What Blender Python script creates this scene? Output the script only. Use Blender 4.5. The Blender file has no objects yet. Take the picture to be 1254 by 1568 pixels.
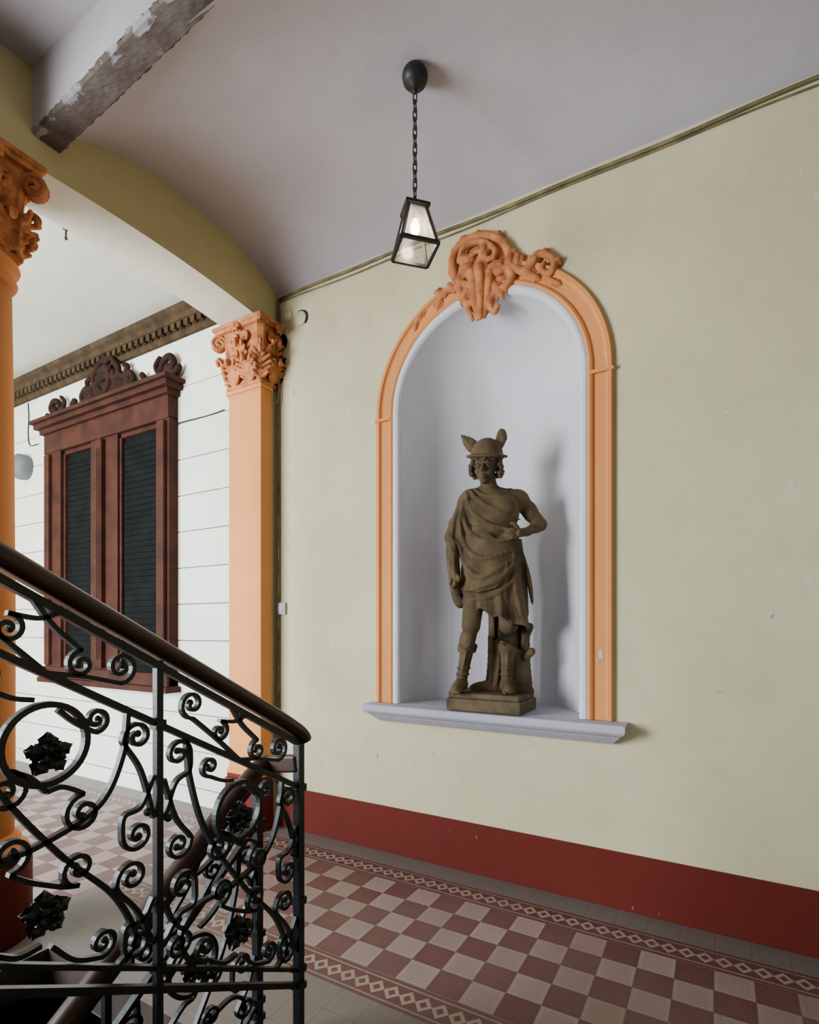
import bpy, math, random
import numpy as np
from mathutils import Vector, Matrix
random.seed(7)
# ------------------------------------------------------------------ survey constants
A=math.radians(30); FP=822.0; CXP=627.0; HOR=961.0; CH=1.5; D=3.04
def ray(px):
    t=(px-CXP)/FP
    return (-math.sin(A)+math.cos(A)*t, math.cos(A)+math.sin(A)*t)
def onY(px,py,Y=D):
    a,b=ray(px); z=Y/b
    return (a*z, CH+(HOR-py)*z/FP)
# ------------------------------------------------------------------ node helpers
def new_mat(name):
    m=bpy.data.materials.new(name); m.use_nodes=True
    nt=m.node_tree; b=nt.nodes['Principled BSDF']
    return m,nt,b
def M(nt,op,a,b=None,c=None):
    n=nt.nodes.new('ShaderNodeMath'); n.operation=op
    for i,v in enumerate((a,b,c)):
        if v is None: continue
        if isinstance(v,(int,float)): n.inputs[i].default_value=v
        else: nt.links.new(v,n.inputs[i])
    return n.outputs[0]
def mixc(nt,f,a,b):
    n=nt.nodes.new('ShaderNodeMix'); n.data_type='RGBA'
    def setv(s,v):
        if isinstance(v,(int,float)): s.default_value=v
        elif isinstance(v,tuple): s.default_value=(v[0],v[1],v[2],1)
        else: nt.links.new(v,s)
    setv(n.inputs[0],f); setv(n.inputs[6],a); setv(n.inputs[7],b)
    return n.outputs[2]
def noise(nt,scale,detail=4,rough=.55,vec=None):
    n=nt.nodes.new('ShaderNodeTexNoise'); n.inputs['Scale'].default_value=scale
    n.inputs['Detail'].default_value=detail; n.inputs['Roughness'].default_value=rough
    if vec is None:
        tc=nt.nodes.new('ShaderNodeTexCoord'); vec=tc.outputs['Object']
    nt.links.new(vec,n.inputs['Vector'])
    return n.outputs['Fac']
def ramp(nt,f,p0,p1):
    n=nt.nodes.new('ShaderNodeMapRange'); n.inputs['From Min'].default_value=p0; n.inputs['From Max'].default_value=p1
    nt.links.new(f,n.inputs['Value']); return n.outputs['Result']
def bump(nt,b,h,strength=.2,dist=.01):
    n=nt.nodes.new('ShaderNodeBump'); n.inputs['Strength'].default_value=strength; n.inputs['Distance'].default_value=dist
    nt.links.new(h,n.inputs['Height']); nt.links.new(n.outputs['Normal'],b.inputs['Normal'])
def mottled(name,c1,c2,scale=3,rough=.8,bs=.15,bscale=60,metal=0,lo=.35,hi=.65,spec=.3,bd=.004):
    m,nt,b=new_mat(name)
    col=mixc(nt,ramp(nt,noise(nt,scale,6),lo,hi),c1,c2)
    nt.links.new(col,b.inputs['Base Color'])
    b.inputs['Roughness'].default_value=rough; b.inputs['Metallic'].default_value=metal
    b.inputs['Specular IOR Level'].default_value=spec
    if bs: bump(nt,b,noise(nt,bscale,4),bs,bd)
    return m
def plaster(name,c,dirt,chips=None,rough=.75,stain=.35,cth=.69):
    m,nt,b=new_mat(name)
    col=mixc(nt,ramp(nt,noise(nt,1.1,6,.6),.3,.7),c,tuple(x*.84 for x in c))
    col=mixc(nt,M(nt,'MULTIPLY',ramp(nt,noise(nt,3.5,8,.7),.52,.72),stain),col,dirt)
    if chips:
        tc=nt.nodes.new('ShaderNodeTexCoord'); mp=nt.nodes.new('ShaderNodeMapping'); mp.inputs['Scale'].default_value=(1,1,.6); mp.inputs['Rotation'].default_value=(0,.6,0)
        nt.links.new(tc.outputs['Object'],mp.inputs[0])
        v=ramp(nt,noise(nt,9,5,.62,mp.outputs[0]),cth,cth+.012)
        col=mixc(nt,M(nt,'MULTIPLY',v,.7),col,chips)
    nt.links.new(col,b.inputs['Base Color'])
    b.inputs['Roughness'].default_value=rough; b.inputs['Specular IOR Level'].default_value=.2
    h=M(nt,'ADD',M(nt,'MULTIPLY',noise(nt,5,3),1.0),M(nt,'MULTIPLY',noise(nt,90,3),.08))
    bump(nt,b,h,.3,.014)
    return m
m_wall=plaster('yellow_plaster',(.62,.555,.36),(.45,.39,.26),(.64,.60,.50),stain=.45,cth=.70)
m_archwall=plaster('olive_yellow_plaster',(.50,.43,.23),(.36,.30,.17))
m_ceil=plaster('ceiling_plaster',(.45,.41,.44),(.35,.315,.34))
m_far=plaster('pale_siding_paint',(.76,.78,.68),(.6,.6,.52),stain=.15)
m_farceil=plaster('far_ceiling_plaster',(.70,.67,.57),(.6,.58,.5),stain=.15)
m_niche=plaster('niche_white_plaster',(.68,.67,.72),(.54,.53,.57),stain=.45)
m_sill=plaster('sill_lilac_paint',(.43,.42,.50),(.30,.28,.34))
m_orange=plaster('orange_paint',(.70,.28,.09),(.52,.21,.07),(.48,.45,.46),cth=.705)
m_orn=mottled('orange_stucco',(.58,.22,.075),(.30,.10,.04),16,.8,.25,50)
m_red=plaster('oxblood_paint',(.12,.015,.010),(.075,.014,.011),(.36,.30,.27),cth=.71)
m_stone=mottled('brown_statue_stone',(.130,.090,.048),(.058,.041,.024),7,.8,.4,45,bd=.006,spec=.15)
m_plinth=mottled('plinth_stone',(.13,.095,.055),(.065,.05,.033),9,.85,.4,50,spec=.15)
m_iron=mottled('wrought_iron',(.006,.008,.010),(.012,.015,.018),20,.42,.2,80,metal=.2,spec=.4)
m_rail=mottled('handrail_wood',(.022,.009,.006),(.04,.015,.009),10,.35,.08,40,spec=.4)
m_wood=mottled('window_brown_wood',(.056,.018,.011),(.030,.011,.008),6,.7,.15,40,spec=.12)
m_crest=mottled('carved_dark_wood',(.032,.013,.009),(.015,.008,.006),9,.8,.2,40,spec=.1)
m_woodrail=mottled('red_brown_wood',(.040,.013,.008),(.024,.009,.006),6,.4,.1,40)
m_shut=mottled('shutter_dark_green',(.007,.008,.008),(.004,.005,.005),5,.8,0,spec=.05)
m_cornice=mottled('cornice_brown',(.070,.044,.023),(.035,.023,.014),9,.9,.2,40,spec=.1)
m_step=mottled('stone_step',(.17,.16,.15),(.11,.10,.10),6,.7,.2,60)
m_stringer=mottled('stair_stringer',(.05,.032,.027),(.03,.02,.018),4,.7,.2,40)
m_plastic=mottled('switch_plastic',(.56,.56,.54),(.5,.5,.48),5,.4,0)
m_gray=mottled('grey_metal',(.13,.14,.15),(.09,.10,.11),8,.6,0)
m_groove=mottled('groove_shadow_grey',(.12,.13,.13),(.09,.10,.10),8,.8,0)
m_pipe=mottled('painted_conduit',(.22,.18,.085),(.09,.075,.04),8,.6,0)
m_dark=mottled('dark_metal',(.012,.011,.010),(.022,.019,.016),20,.5,.1,60,metal=.2,spec=.4)
m_chip=mottled('bare_plaster_chip',(.62,.60,.54),(.40,.36,.30),30,.9,0)
m_scuff=mottled('dark_scuff',(.26,.23,.18),(.36,.32,.24),30,.9,0)
m_blue=mottled('old_blue_paint',(.46,.50,.58),(.38,.42,.50),20,.9,0)
def beam_mat():
    m,nt,b=new_mat('weathered_beam')
    tc=nt.nodes.new('ShaderNodeTexCoord'); sp=nt.nodes.new('ShaderNodeSeparateXYZ'); nt.links.new(tc.outputs['Object'],sp.inputs[0])
    col=mixc(nt,ramp(nt,noise(nt,5,8,.65),.38,.66),(.085,.064,.056),(.14,.118,.11))
    w=M(nt,'ADD',noise(nt,7,7,.65),M(nt,'MULTIPLY',M(nt,'LESS_THAN',sp.outputs[1],M(nt,'ADD',1.390,M(nt,'MULTIPLY',M(nt,'SUBTRACT',noise(nt,6,5,.6),.5),.07))),.14))
    col=mixc(nt,M(nt,'MULTIPLY',ramp(nt,w,.63,.67),.8),col,(.34,.32,.35))
    col=mixc(nt,ramp(nt,noise(nt,5,3,.5),.70,.73),col,(.06,.010,.013))
    nt.links.new(col,b.inputs['Base Color']); b.inputs['Roughness'].default_value=.95; b.inputs['Specular IOR Level'].default_value=.1
    bump(nt,b,noise(nt,12,6,.6),.35,.012)
    return m
m_beam=beam_mat()
def floor_mat():
    m,nt,b=new_mat('patterned_cement_tiles')
    T=.148
    tc=nt.nodes.new('ShaderNodeTexCoord'); sp=nt.nodes.new('ShaderNodeSeparateXYZ')
    nt.links.new(tc.outputs['Object'],sp.inputs[0]); X,Y=sp.outputs[0],sp.outputs[1]
    u=M(nt,'DIVIDE',M(nt,'ADD',X,20.0),T); v=M(nt,'DIVIDE',M(nt,'ADD',Y,-1.96+T*40),T)
    cx=M(nt,'FLOOR',u); cy=M(nt,'FLOOR',v)
    par=M(nt,'MODULO',M(nt,'ADD',cx,cy),2.0); par=M(nt,'GREATER_THAN',par,.5)
    fu=M(nt,'FRACT',u); fv=M(nt,'FRACT',v)
    au=M(nt,'ABSOLUTE',M(nt,'SUBTRACT',fu,.5)); av=M(nt,'ABSOLUTE',M(nt,'SUBTRACT',fv,.5))
    edge=M(nt,'MAXIMUM',au,av)
    grout=M(nt,'GREATER_THAN',edge,.485)
    s1=M(nt,'SINE',M(nt,'MULTIPLY',M(nt,'ADD',fu,fv),50.26)); s2=M(nt,'SINE',M(nt,'MULTIPLY',M(nt,'SUBTRACT',fu,fv),50.26))
    st=M(nt,'GREATER_THAN',M(nt,'MULTIPLY',s1,s2),.15)
    st=M(nt,'MULTIPLY',st,M(nt,'LESS_THAN',edge,.40))
    light=mixc(nt,M(nt,'MULTIPLY',st,.55),(.29,.215,.20),(.14,.065,.068))
    dark=mixc(nt,M(nt,'MULTIPLY',st,.25),(.088,.021,.025),(.17,.085,.085))
    wn=nt.nodes.new('ShaderNodeTexWhiteNoise'); wn.noise_dimensions='2D'; cb=nt.nodes.new('ShaderNodeCombineXYZ'); nt.links.new(cx,cb.inputs[0]); nt.links.new(cy,cb.inputs[1]); nt.links.new(cb.outputs[0],wn.inputs['Vector'])
    col=mixc(nt,par,dark,light)
    col=mixc(nt,M(nt,'MULTIPLY',wn.outputs['Value'],.28),col,(.12,.07,.068))
    grey=mixc(nt,M(nt,'MULTIPLY',st,.25),(.14,.122,.112),(.08,.07,.07))
    f1=M(nt,'MULTIPLY',M(nt,'GREATER_THAN',Y,1.96),M(nt,'LESS_THAN',Y,2.70))
    f2=M(nt,'MULTIPLY',M(nt,'LESS_THAN',X,-3.12),M(nt,'LESS_THAN',Y,2.70))
    fm=M(nt,'MAXIMUM',f1,f2)
    col=mixc(nt,fm,grey,col)
    def border(col,yc,ex=None):
        dy=M(nt,'ABSOLUTE',M(nt,'SUBTRACT',Y,yc))
        inb=M(nt,'LESS_THAN',dy,.080)
        if ex is not None: inb=M(nt,'MULTIPLY',inb,ex)
        bx=M(nt,'ABSOLUTE',M(nt,'SUBTRACT',M(nt,'FRACT',M(nt,'DIVIDE',M(nt,'ADD',X,20.0),.074)),.5))
        dia=M(nt,'LESS_THAN',M(nt,'ADD',bx,M(nt,'DIVIDE',dy,.085)),.52)
        core=M(nt,'LESS_THAN',M(nt,'ADD',bx,M(nt,'DIVIDE',dy,.085)),.24)
        dia=M(nt,'SUBTRACT',dia,core)
        line=M(nt,'MULTIPLY',M(nt,'GREATER_THAN',dy,.054),M(nt,'LESS_THAN',dy,.064))
        lt=M(nt,'MAXIMUM',dia,M(nt,'MULTIPLY',line,.7))
        bc=mixc(nt,lt,(.085,.024,.024),(.27,.21,.18))
        return mixc(nt,inb,col,bc)
    col=border(col,2.785)
    col=border(col,1.875,M(nt,'GREATER_THAN',X,-3.12))
    col=mixc(nt,M(nt,'MULTIPLY',grout,.6),col,(.06,.05,.048))
    dirt=ramp(nt,noise(nt,2.2,8,.65),.35,.75)
    col=mixc(nt,M(nt,'MULTIPLY',dirt,.40),col,(.12,.08,.075))
    nt.links.new(col,b.inputs['Base Color'])
    r=M(nt,'ADD',M(nt,'MULTIPLY',noise(nt,12,5),.3),.33); nt.links.new(r,b.inputs['Roughness'])
    h=M(nt,'SUBTRACT',M(nt,'MULTIPLY',noise(nt,30,4),.3),grout)
    bump(nt,b,h,.25,.003)
    return m
m_floor=floor_mat()
def glass_mat():
    m=bpy.data.materials.new('frosted_lantern_glass'); m.use_nodes=True; nt=m.node_tree; nt.nodes.clear()
    o=nt.nodes.new('ShaderNodeOutputMaterial'); mx=nt.nodes.new('ShaderNodeMixShader'); tr=nt.nodes.new('ShaderNodeBsdfTransparent')
    mx2=nt.nodes.new('ShaderNodeMixShader'); tl=nt.nodes.new('ShaderNodeBsdfTranslucent'); gl=nt.nodes.new('ShaderNodeBsdfGlossy')
    tl.inputs[0].default_value=(.8,.75,.68,1); gl.inputs['Roughness'].default_value=.25
    f=ramp(nt,noise(nt,40,4,.7),.3,.7)
    ff=M(nt,'ADD',M(nt,'MULTIPLY',f,.3),.12)
    nt.links.new(ff,mx.inputs[0]); nt.links.new(tr.outputs[0],mx.inputs[1]); nt.links.new(mx2.outputs[0],mx.inputs[2])
    mx2.inputs[0].default_value=.15; nt.links.new(tl.outputs[0],mx2.inputs[1]); nt.links.new(gl.outputs[0],mx2.inputs[2])
    nt.links.new(mx.outputs[0],o.inputs[0]); return m
m_glass=glass_mat()
def emis(name,c,s):
    m,nt,b=new_mat(name); b.inputs['Base Color'].default_value=(*c,1); b.inputs['Emission Color'].default_value=(*c,1); b.inputs['Emission Strength'].default_value=s
    return m
m_bulb=emis('lit_bulb',(1,.93,.82),14)
# ------------------------------------------------------------------ mesh builder
def mkobj(name,verts,faces,mat,parent=None,smooth=False):
    me=bpy.data.meshes.new(name); me.from_pydata(verts,[],faces); me.update()
    if smooth: me.polygons.foreach_set('use_smooth',[True]*len(me.polygons))
    ob=bpy.data.objects.new(name,me); bpy.context.scene.collection.objects.link(ob)
    if mat: me.materials.append(mat)
    if parent: ob.parent=parent
    return ob
def empty(name):
    e=bpy.data.objects.new(name,None); bpy.context.scene.collection.objects.link(e); e.empty_display_size=.1; return e
class MB:
    def __init__(s): s.v=[]; s.f=[]
    def box(s,x0,x1,y0,y1,z0,z1,m=None):
        n=len(s.v)
        P=[(x0,y0,z0),(x1,y0,z0),(x1,y1,z0),(x0,y1,z0),(x0,y0,z1),(x1,y0,z1),(x1,y1,z1),(x0,y1,z1)]
        if m is not None: P=[tuple(m@Vector(p)) for p in P]
        s.v+=P
        s.f+=[tuple(n+i for i in q) for q in ((0,3,2,1),(4,5,6,7),(0,1,5,4),(1,2,6,5),(2,3,7,6),(3,0,4,7))]
    def poly(s,pts):
        n=len(s.v); s.v+=[tuple(p) for p in pts]; s.f.append(tuple(range(n,n+len(pts))))
    def rings(s,R,cap=True,closed=False):
        n=len(s.v); k=len(R[0])
        for r in R: s.v+=[tuple(p) for p in r]
        N=len(R)
        for i in range(N if closed else N-1):
            a=n+i*k; b=n+((i+1)%N)*k
            for j in range(k):
                s.f.append((a+j,a+(j+1)%k,b+(j+1)%k,b+j))
        if cap and not closed:
            s.f.append(tuple(n+j for j in reversed(range(k)))); s.f.append(tuple(n+(N-1)*k+j for j in range(k)))
    def sweep(s,pts,sec,up=(1,0,0),scale=None,closed=False,cap=True):
        pts=[Vector(p) for p in pts]; up=Vector(up).normalized(); R=[]; N=len(pts)
        for i,p in enumerate(pts):
            a=pts[(i-1)%N] if (closed or i>0) else p; b=pts[(i+1)%N] if (closed or i<N-1) else p
            t=(b-a); 
            if t.length<1e-9: t=Vector((0,0,1))
            t.normalize(); n1=t.cross(up)
            if n1.length<1e-6: n1=Vector((0,1,0))
            n1.normalize(); n2=n1.cross(t).normalized()
            k=1 if scale is None else scale[i]
            R.append([p+n1*x*k+n2*y*k for x,y in sec])
        s.rings(R,cap,closed)
    def lathe(s,prof,c,seg=32,cap=True):
        R=[[(c[0]+r*math.cos(2*math.pi*j/seg),c[1]+r*math.sin(2*math.pi*j/seg),z) for j in range(seg)] for r,z in prof]
        s.rings(R,cap)
    def ball(s,c,r,seg=10,sz=1):
        s.lathe([(max(1e-4,r*math.sin(math.pi*i/6)),c[2]-sz*r*math.cos(math.pi*i/6)) for i in range(7)],c,seg)
    def obj(s,name,mat,parent=None,smooth=False,bev=0):
        ob=mkobj(name,s.v,s.f,mat,parent,smooth)
        if bev:
            b=ob.modifiers.new('bevel','BEVEL'); b.width=bev; b.segments=2; b.limit_method='ANGLE'
        return ob
def circ(r,n=8,sy=1): return [(r*math.cos(2*math.pi*i/n),r*sy*math.sin(2*math.pi*i/n)) for i in range(n)]
def rect(a,b): return [(-a,-b),(a,-b),(a,b),(-a,b)]
def cat(pts,n=8):
    P=[np.array(p,float) for p in pts]; P=[2*P[0]-P[1]]+P+[2*P[-1]-P[-2]]; out=[]
    for i in range(1,len(P)-2):
        for j in range(n):
            t=j/n; out.append(.5*((2*P[i])+(-P[i-1]+P[i+1])*t+(2*P[i-1]-5*P[i]+4*P[i+1]-P[i+2])*t*t+(-P[i-1]+3*P[i]-3*P[i+1]+P[i+2])*t**3))
    out.append(P[-2]); return out
# ------------------------------------------------------------------ clay (signed distance) modeller
class Clay:
    def __init__(s,lo,hi,h):
        s.lo=np.array(lo,float); s.h=h; s.n=np.ceil((np.array(hi)-s.lo)/h).astype(int)+1
        s.F=np.full(s.n,.2,np.float32)
        s.ax=[ (s.lo[i]+h*np.arange(s.n[i])).astype(np.float32) for i in range(3)]
    def op(s,lo,hi,fn,k=.01,sub=False):
        m=k+2.5*s.h
        i0=np.maximum(0,np.floor((np.array(lo)-m-s.lo)/s.h).astype(int)); i1=np.minimum(s.n,np.ceil((np.array(hi)+m-s.lo)/s.h).astype(int)+1)
        if (i1<=i0).any(): return
        sl=tuple(slice(a,b) for a,b in zip(i0,i1))
        X=s.ax[0][sl[0]][:,None,None]; Y=s.ax[1][sl[1]][None,:,None]; Z=s.ax[2][sl[2]][None,None,:]
        b=fn(X,Y,Z); a=s.F[sl]
        if sub:
            h=np.clip(.5-.5*(a+b)/k,0,1); s.F[sl]=a*(1-h)+(-b)*h+k*h*(1-h)
        else:
            h=np.clip(.5+.5*(b-a)/k,0,1); s.F[sl]=b*(1-h)+a*h-k*h*(1-h)
    def cap(s,a,b,ra,rb=None,k=.01,sub=False):
        rb=ra if rb is None else rb; a=np.array(a,float); b=np.array(b,float); d=b-a; L=max(1e-9,float(d@d)); R=max(ra,rb)
        def fn(X,Y,Z):
            t=np.clip(((X-a[0])*d[0]+(Y-a[1])*d[1]+(Z-a[2])*d[2])/L,0,1)
            return np.sqrt((X-a[0]-t*d[0])**2+(Y-a[1]-t*d[1])**2+(Z-a[2]-t*d[2])**2)-(ra+(rb-ra)*t)
        s.op(np.minimum(a,b)-R,np.maximum(a,b)+R,fn,k,sub)
    def tube(s,pts,r,k=.006,sub=False,n=5):
        if n: pts=cat(pts,n)
        N=len(pts); rr=r if callable(r) else (lambda t:r)
        for i in range(N-1): s.cap(pts[i],pts[i+1],rr(i/(N-1)),rr((i+1)/(N-1)),k,sub)
    def ell(s,c,r,k=.01,R=None,sub=False):
        c=np.array(c,float); r=np.array(r,float); m=max(r)
        if R is None: R=np.eye(3)
        def fn(X,Y,Z):
            x,y,z=X-c[0],Y-c[1],Z-c[2]
            p=[(R[0][i]*x+R[1][i]*y+R[2][i]*z) for i in range(3)]
            k0=np.sqrt((p[0]/r[0])**2+(p[1]/r[1])**2+(p[2]/r[2])**2); k1=np.sqrt((p[0]/r[0]**2)**2+(p[1]/r[1]**2)**2+(p[2]/r[2]**2)**2)+1e-6
            return k0*(k0-1)/k1
        s.op(c-m,c+m,fn,k,sub)
    def box(s,lo,hi,k=.008,rd=.006,sub=False):
        lo=np.array(lo,float); hi=np.array(hi,float); c=(lo+hi)/2; e=(hi-lo)/2-rd
        def fn(X,Y,Z):
            qx=np.abs(X-c[0])-e[0]; qy=np.abs(Y-c[1])-e[1]; qz=np.abs(Z-c[2])-e[2]
            return np.sqrt(np.maximum(qx,0)**2+np.maximum(qy,0)**2+np.maximum(qz,0)**2)+np.minimum(np.maximum(np.maximum(qx,qy),qz),0)-rd
        s.op(lo,hi,fn,k,sub)
    def front(s,x,z):
        i=int(round((x-s.lo[0])/s.h)); k=int(round((z-s.lo[2])/s.h)); i=min(max(i,0),s.n[0]-1); k=min(max(k,0),s.n[2]-1)
        w=np.nonzero(s.F[i,:,k]<0)[0]
        return None if len(w)==0 else s.ax[1][w[0]]
    def mesh(s):
        F=s.F.copy()
        F[0]=F[-1]=.2; F[:,0]=F[:,-1]=.2; F[:,:,0]=F[:,:,-1]=.2
        S=(F<0); n=np.array(F.shape)
        cnt=np.zeros(n-1,np.int8); cor=[(i,j,k) for i in (0,1) for j in (0,1) for k in (0,1)]
        for i,j,k in cor: cnt+=S[i:n[0]-1+i,j:n[1]-1+j,k:n[2]-1+k]
        mask=(cnt>0)&(cnt<8); idx=np.argwhere(mask); ids=np.full(mask.shape,-1,np.int64); ids[mask]=np.arange(len(idx))
        vals={c:F[idx[:,0]+c[0],idx[:,1]+c[1],idx[:,2]+c[2]] for c in cor}
        acc=np.zeros((len(idx),3)); num=np.zeros(len(idx))
        for a in cor:
            for axx in range(3):
                if a[axx]: continue
                b=list(a); b[axx]=1; b=tuple(b); fa,fb=vals[a],vals[b]; m=(fa<0)!=(fb<0)
                t=np.where(m,fa/np.where(m,fa-fb,1),0); p=np.array(a,float)[None,:].repeat(len(idx),0); p[:,axx]+=t
                acc+=p*m[:,None]; num+=m
        V=s.lo+s.h*(idx+acc/num[:,None]); Q=[]
        for axx in range(3):
            o1,o2=[(1,2),(2,0),(0,1)][axx]
            sl0=[slice(None)]*3; sl1=[slice(None)]*3; sl0[axx]=slice(0,-1); sl1[axx]=slice(1,None)
            d0=S[tuple(sl0)]; d1=S[tuple(sl1)]; e=np.argwhere(d0!=d1); fl=d0[e[:,0],e[:,1],e[:,2]]
            ok=(e[:,o1]>0)&(e[:,o2]>0)&(e[:,o1]<n[o1]-1)&(e[:,o2]<n[o2]-1); e=e[ok]; fl=fl[ok]
            def cell(d1_,d2_):
                q=e.copy(); q[:,o1]-=d1_; q[:,o2]-=d2_; return ids[q[:,0],q[:,1],q[:,2]]
            q=np.stack([cell(1,1),cell(0,1),cell(0,0),cell(1,0)],1); q[~fl]=q[~fl][:,::-1]; Q.append(q)
        return V,np.concatenate(Q)
    def obj(s,name,mat,parent=None):
        V,Q=s.mesh()
        return mkobj(name,V.tolist(),Q.tolist(),mat,parent,True)
def sp2(c,r,a0,turns,dirn,n=22,r1=.22):
    return [(c[0]+r*(1-(1-r1)*i/n)*math.cos(a0+dirn*2*math.pi*turns*i/n),c[1]+r*(1-(1-r1)*i/n)*math.sin(a0+dirn*2*math.pi*turns*i/n)) for i in range(n+1)]
tp=lambda r0,r1:(lambda t:r0+(r1-r0)*t)
# ------------------------------------------------------------------ ROOM
XA,XB=-2.92,-3.26
XR=3.6
NX,NR,NH=-1.245,.575,2.915; NZ=1.0
b=MB()
b.poly([(XA-.012,D,0),(NX-NR,D,0),(NX-NR,D,4.06),(XA-.012,D,4.06)])
b.poly([(NX+NR,D,0),(XR,D,0),(XR,D,4.06),(NX+NR,D,4.06)])
b.poly([(NX-NR,D,0),(NX+NR,D,0),(NX+NR,D,NZ),(NX-NR,D,NZ)])
K=40
for i in range(K):
    a0=math.pi-math.pi*i/K; a1=math.pi-math.pi*(i+1)/K
    x0,z0=NX+NR*math.cos(a0),NH+NR*math.sin(a0); x1,z1=NX+NR*math.cos(a1),NH+NR*math.sin(a1)
    b.poly([(x0,D,z0),(x1,D,z1),(x1,D,4.06),(x0,D,4.06)])
wn_=b.obj('wall_north',m_wall)
# scuffs, scratches and chips on the plaster and frame
def marks(name,mat,lst,off,parent):
    b=MB(); random.seed(11)
    for px,py,w,h,an in lst:
        x,z=onY(px,py); ca,sa=math.cos(math.radians(an)),math.sin(math.radians(an)); n=12; pts=[]
        for i in range(n):
            t=-2*math.pi*i/n; r=random.uniform(.55,1.15); u,v=w*r*math.cos(t),h*r*math.sin(t); pts.append((x+u*ca-v*sa,D-off,z+u*sa+v*ca))
        b.poly(pts)
    b.obj(name,mat,parent)
marks('plaster_chips',m_chip,[(746,1210,.024,.004,0),(771,1268,.003,.03,-8),(600,1162,.018,.003,60),(585,1150,.012,.004,80),(686,1168,.010,.016,10),(870,405,.006,.05,-45),(858,392,.012,.014,0),(706,1196,.014,.020,0),(1192,938,.022,.004,8),(1172,975,.012,.004,20),(1190,948,.005,.012,0),(1212,740,.014,.016,0),(1010,890,.008,.010,0),(560,1135,.004,.02,-30),(636,1170,.004,.014,20),(512,640,.008,.010,0),(980,1236,.010,.006,0)],.0012,wn_)
marks('plaster_scuffs',m_scuff,[(578,1158,.004,.022,-10),(596,1184,.014,.003,50),(664,1152,.003,.018,20),(1100,1060,.018,.0025,12),(1182,944,.004,.014,-30),(450,600,.004,.03,0),(743,1222,.03,.0016,-6)],.0014,wn_)
b=MB(); ND=.50; seg=36
R=[]
for i in range(seg+1):
    a=math.pi*i/seg; R.append((NX-NR*math.cos(a),D+ND*math.sin(a)))
for i in range(seg):
    (x0,y0),(x1,y1)=R[i],R[i+1]
    b.poly([(x0,y0,NZ),(x1,y1,NZ),(x1,y1,NH),(x0,y0,NH)])
for i in range(seg):
    for j in range(18):
        def P(i,j):
            a=math.pi*i/seg; e=math.pi/2*j/18
            return (NX-NR*math.cos(a)*math.cos(e),D+ND*math.sin(a)*math.cos(e),NH+NR*math.sin(e))
        b.poly([P(i,j),P(i+1,j),P(i+1,j+1),P(i,j+1)])
nb=b.obj('wall_niche',m_niche,smooth=True)
b=MB(); b.poly([(x,y,NZ) for x,y in R]); b.obj('niche_floor',m_sill,parent=nb)
def vh(Y):
    u=abs(Y-2.27)/.77; return 4.02+.190*(1-u**2.5)
b=MB(); N=40; ys=[1.46+(D-1.46)*i/N for i in range(N+1)]
for i in range(N):
    b.poly([(XA,ys[i],vh(ys[i])),(XR,ys[i],vh(ys[i])),(XR,ys[i+1],vh(ys[i+1])),(XA,ys[i+1],vh(ys[i+1]))])
b.obj('ceiling',m_ceil,smooth=True)
b=MB(); b.poly([(XA,-2.7,4.24),(.5,-2.7,4.24),(.5,1.40,4.24),(XA,1.40,4.24)]); b.obj('ceiling_stairwell',m_ceil)
b=MB(); b.poly([(-9,-1.6,4.26),(XB+.02,-1.6,4.26),(XB+.02,D,4.26),(-9,D,4.26)]); b.obj('ceiling_far_room',m_farceil)
# beam
b=MB(); x0,x1=XA,XR; nn=60
bz=lambda x:3.925+.075*(x-x0) if x<.2 else 4.159
for ya in (1.355,1.49):
    for i in range(nn):
        xa=x0+(x1-x0)*i/nn; xb=x0+(x1-x0)*(i+1)/nn
        b.poly([(xa,ya,bz(xa)+.012),(xb,ya,bz(xb)+.012),(xb,ya,4.45),(xa,ya,4.45)])
bm=b.obj('ceiling_beam',m_ceil)
b=MB(); nx,ny=260,12; random.seed(3)
for i in range(nx+1):
    ej=[random.uniform(-.006,.006) for _ in range(2)]
    for j in range(ny+1):
        x=x0+(x1-x0)*i/nx; y=1.352+(1.492-1.352)*j/ny; z=bz(x)
        if 0<j<ny: z+=random.uniform(-.0015,.0015)-.004
        else: z+=.010+random.uniform(-.003,.006); y+=ej[0 if j==0 else 1]
        b.v.append((x,y,z))
for i in range(nx):
    for j in range(ny):
        a=i*(ny+1)+j; b.f.append((a,a+1,a+ny+2,a+ny+1))
b.obj('bare_underside',m_beam,parent=bm)
# transverse arch
def lint(Y):
    if Y>1.35: 
        u=(Y-2.11)/.76; return 3.77+.035*(1-u*u)
    u=(Y+.15)/1.25; return 3.77+.05*(1-min(1,u*u))
b=MB(); ys=sorted(set([1.35+(2.875-1.35)*i/16 for i in range(17)]+[-1.6+(2.95)*i/20 for i in range(21)]+[D]))
for i in range(len(ys)-1):
    ya,yb=ys[i],ys[i+1]; za,zb=lint(min(ya,2.875)),lint(min(yb,2.875))
    b.poly([(XA,ya,za),(XA,yb,zb),(XA,yb,4.5),(XA,ya,4.5)]); b.poly([(XB,ya,za),(XB,yb,zb),(XB,yb,4.5),(XB,ya,4.5)])
ar=b.obj('wall_transverse_arch',m_archwall)
b=MB()
for i in range(len(ys)-1):
    ya,yb=ys[i],ys[i+1]; za,zb=lint(min(ya,2.875)),lint(min(yb,2.875))
    b.poly([(XA,ya,za),(XA,yb,zb),(XB,yb,zb),(XB,ya,za)])
b.obj('soffit',m_farceil,parent=ar)
b=MB(); b.poly([(-9,D+.012,0),(XB,D+.012,0),(XB,D+.012,4.26),(-9,D+.012,4.26)])
wf=b.obj('wall_far_room',m_groove)
b=MB()
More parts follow.
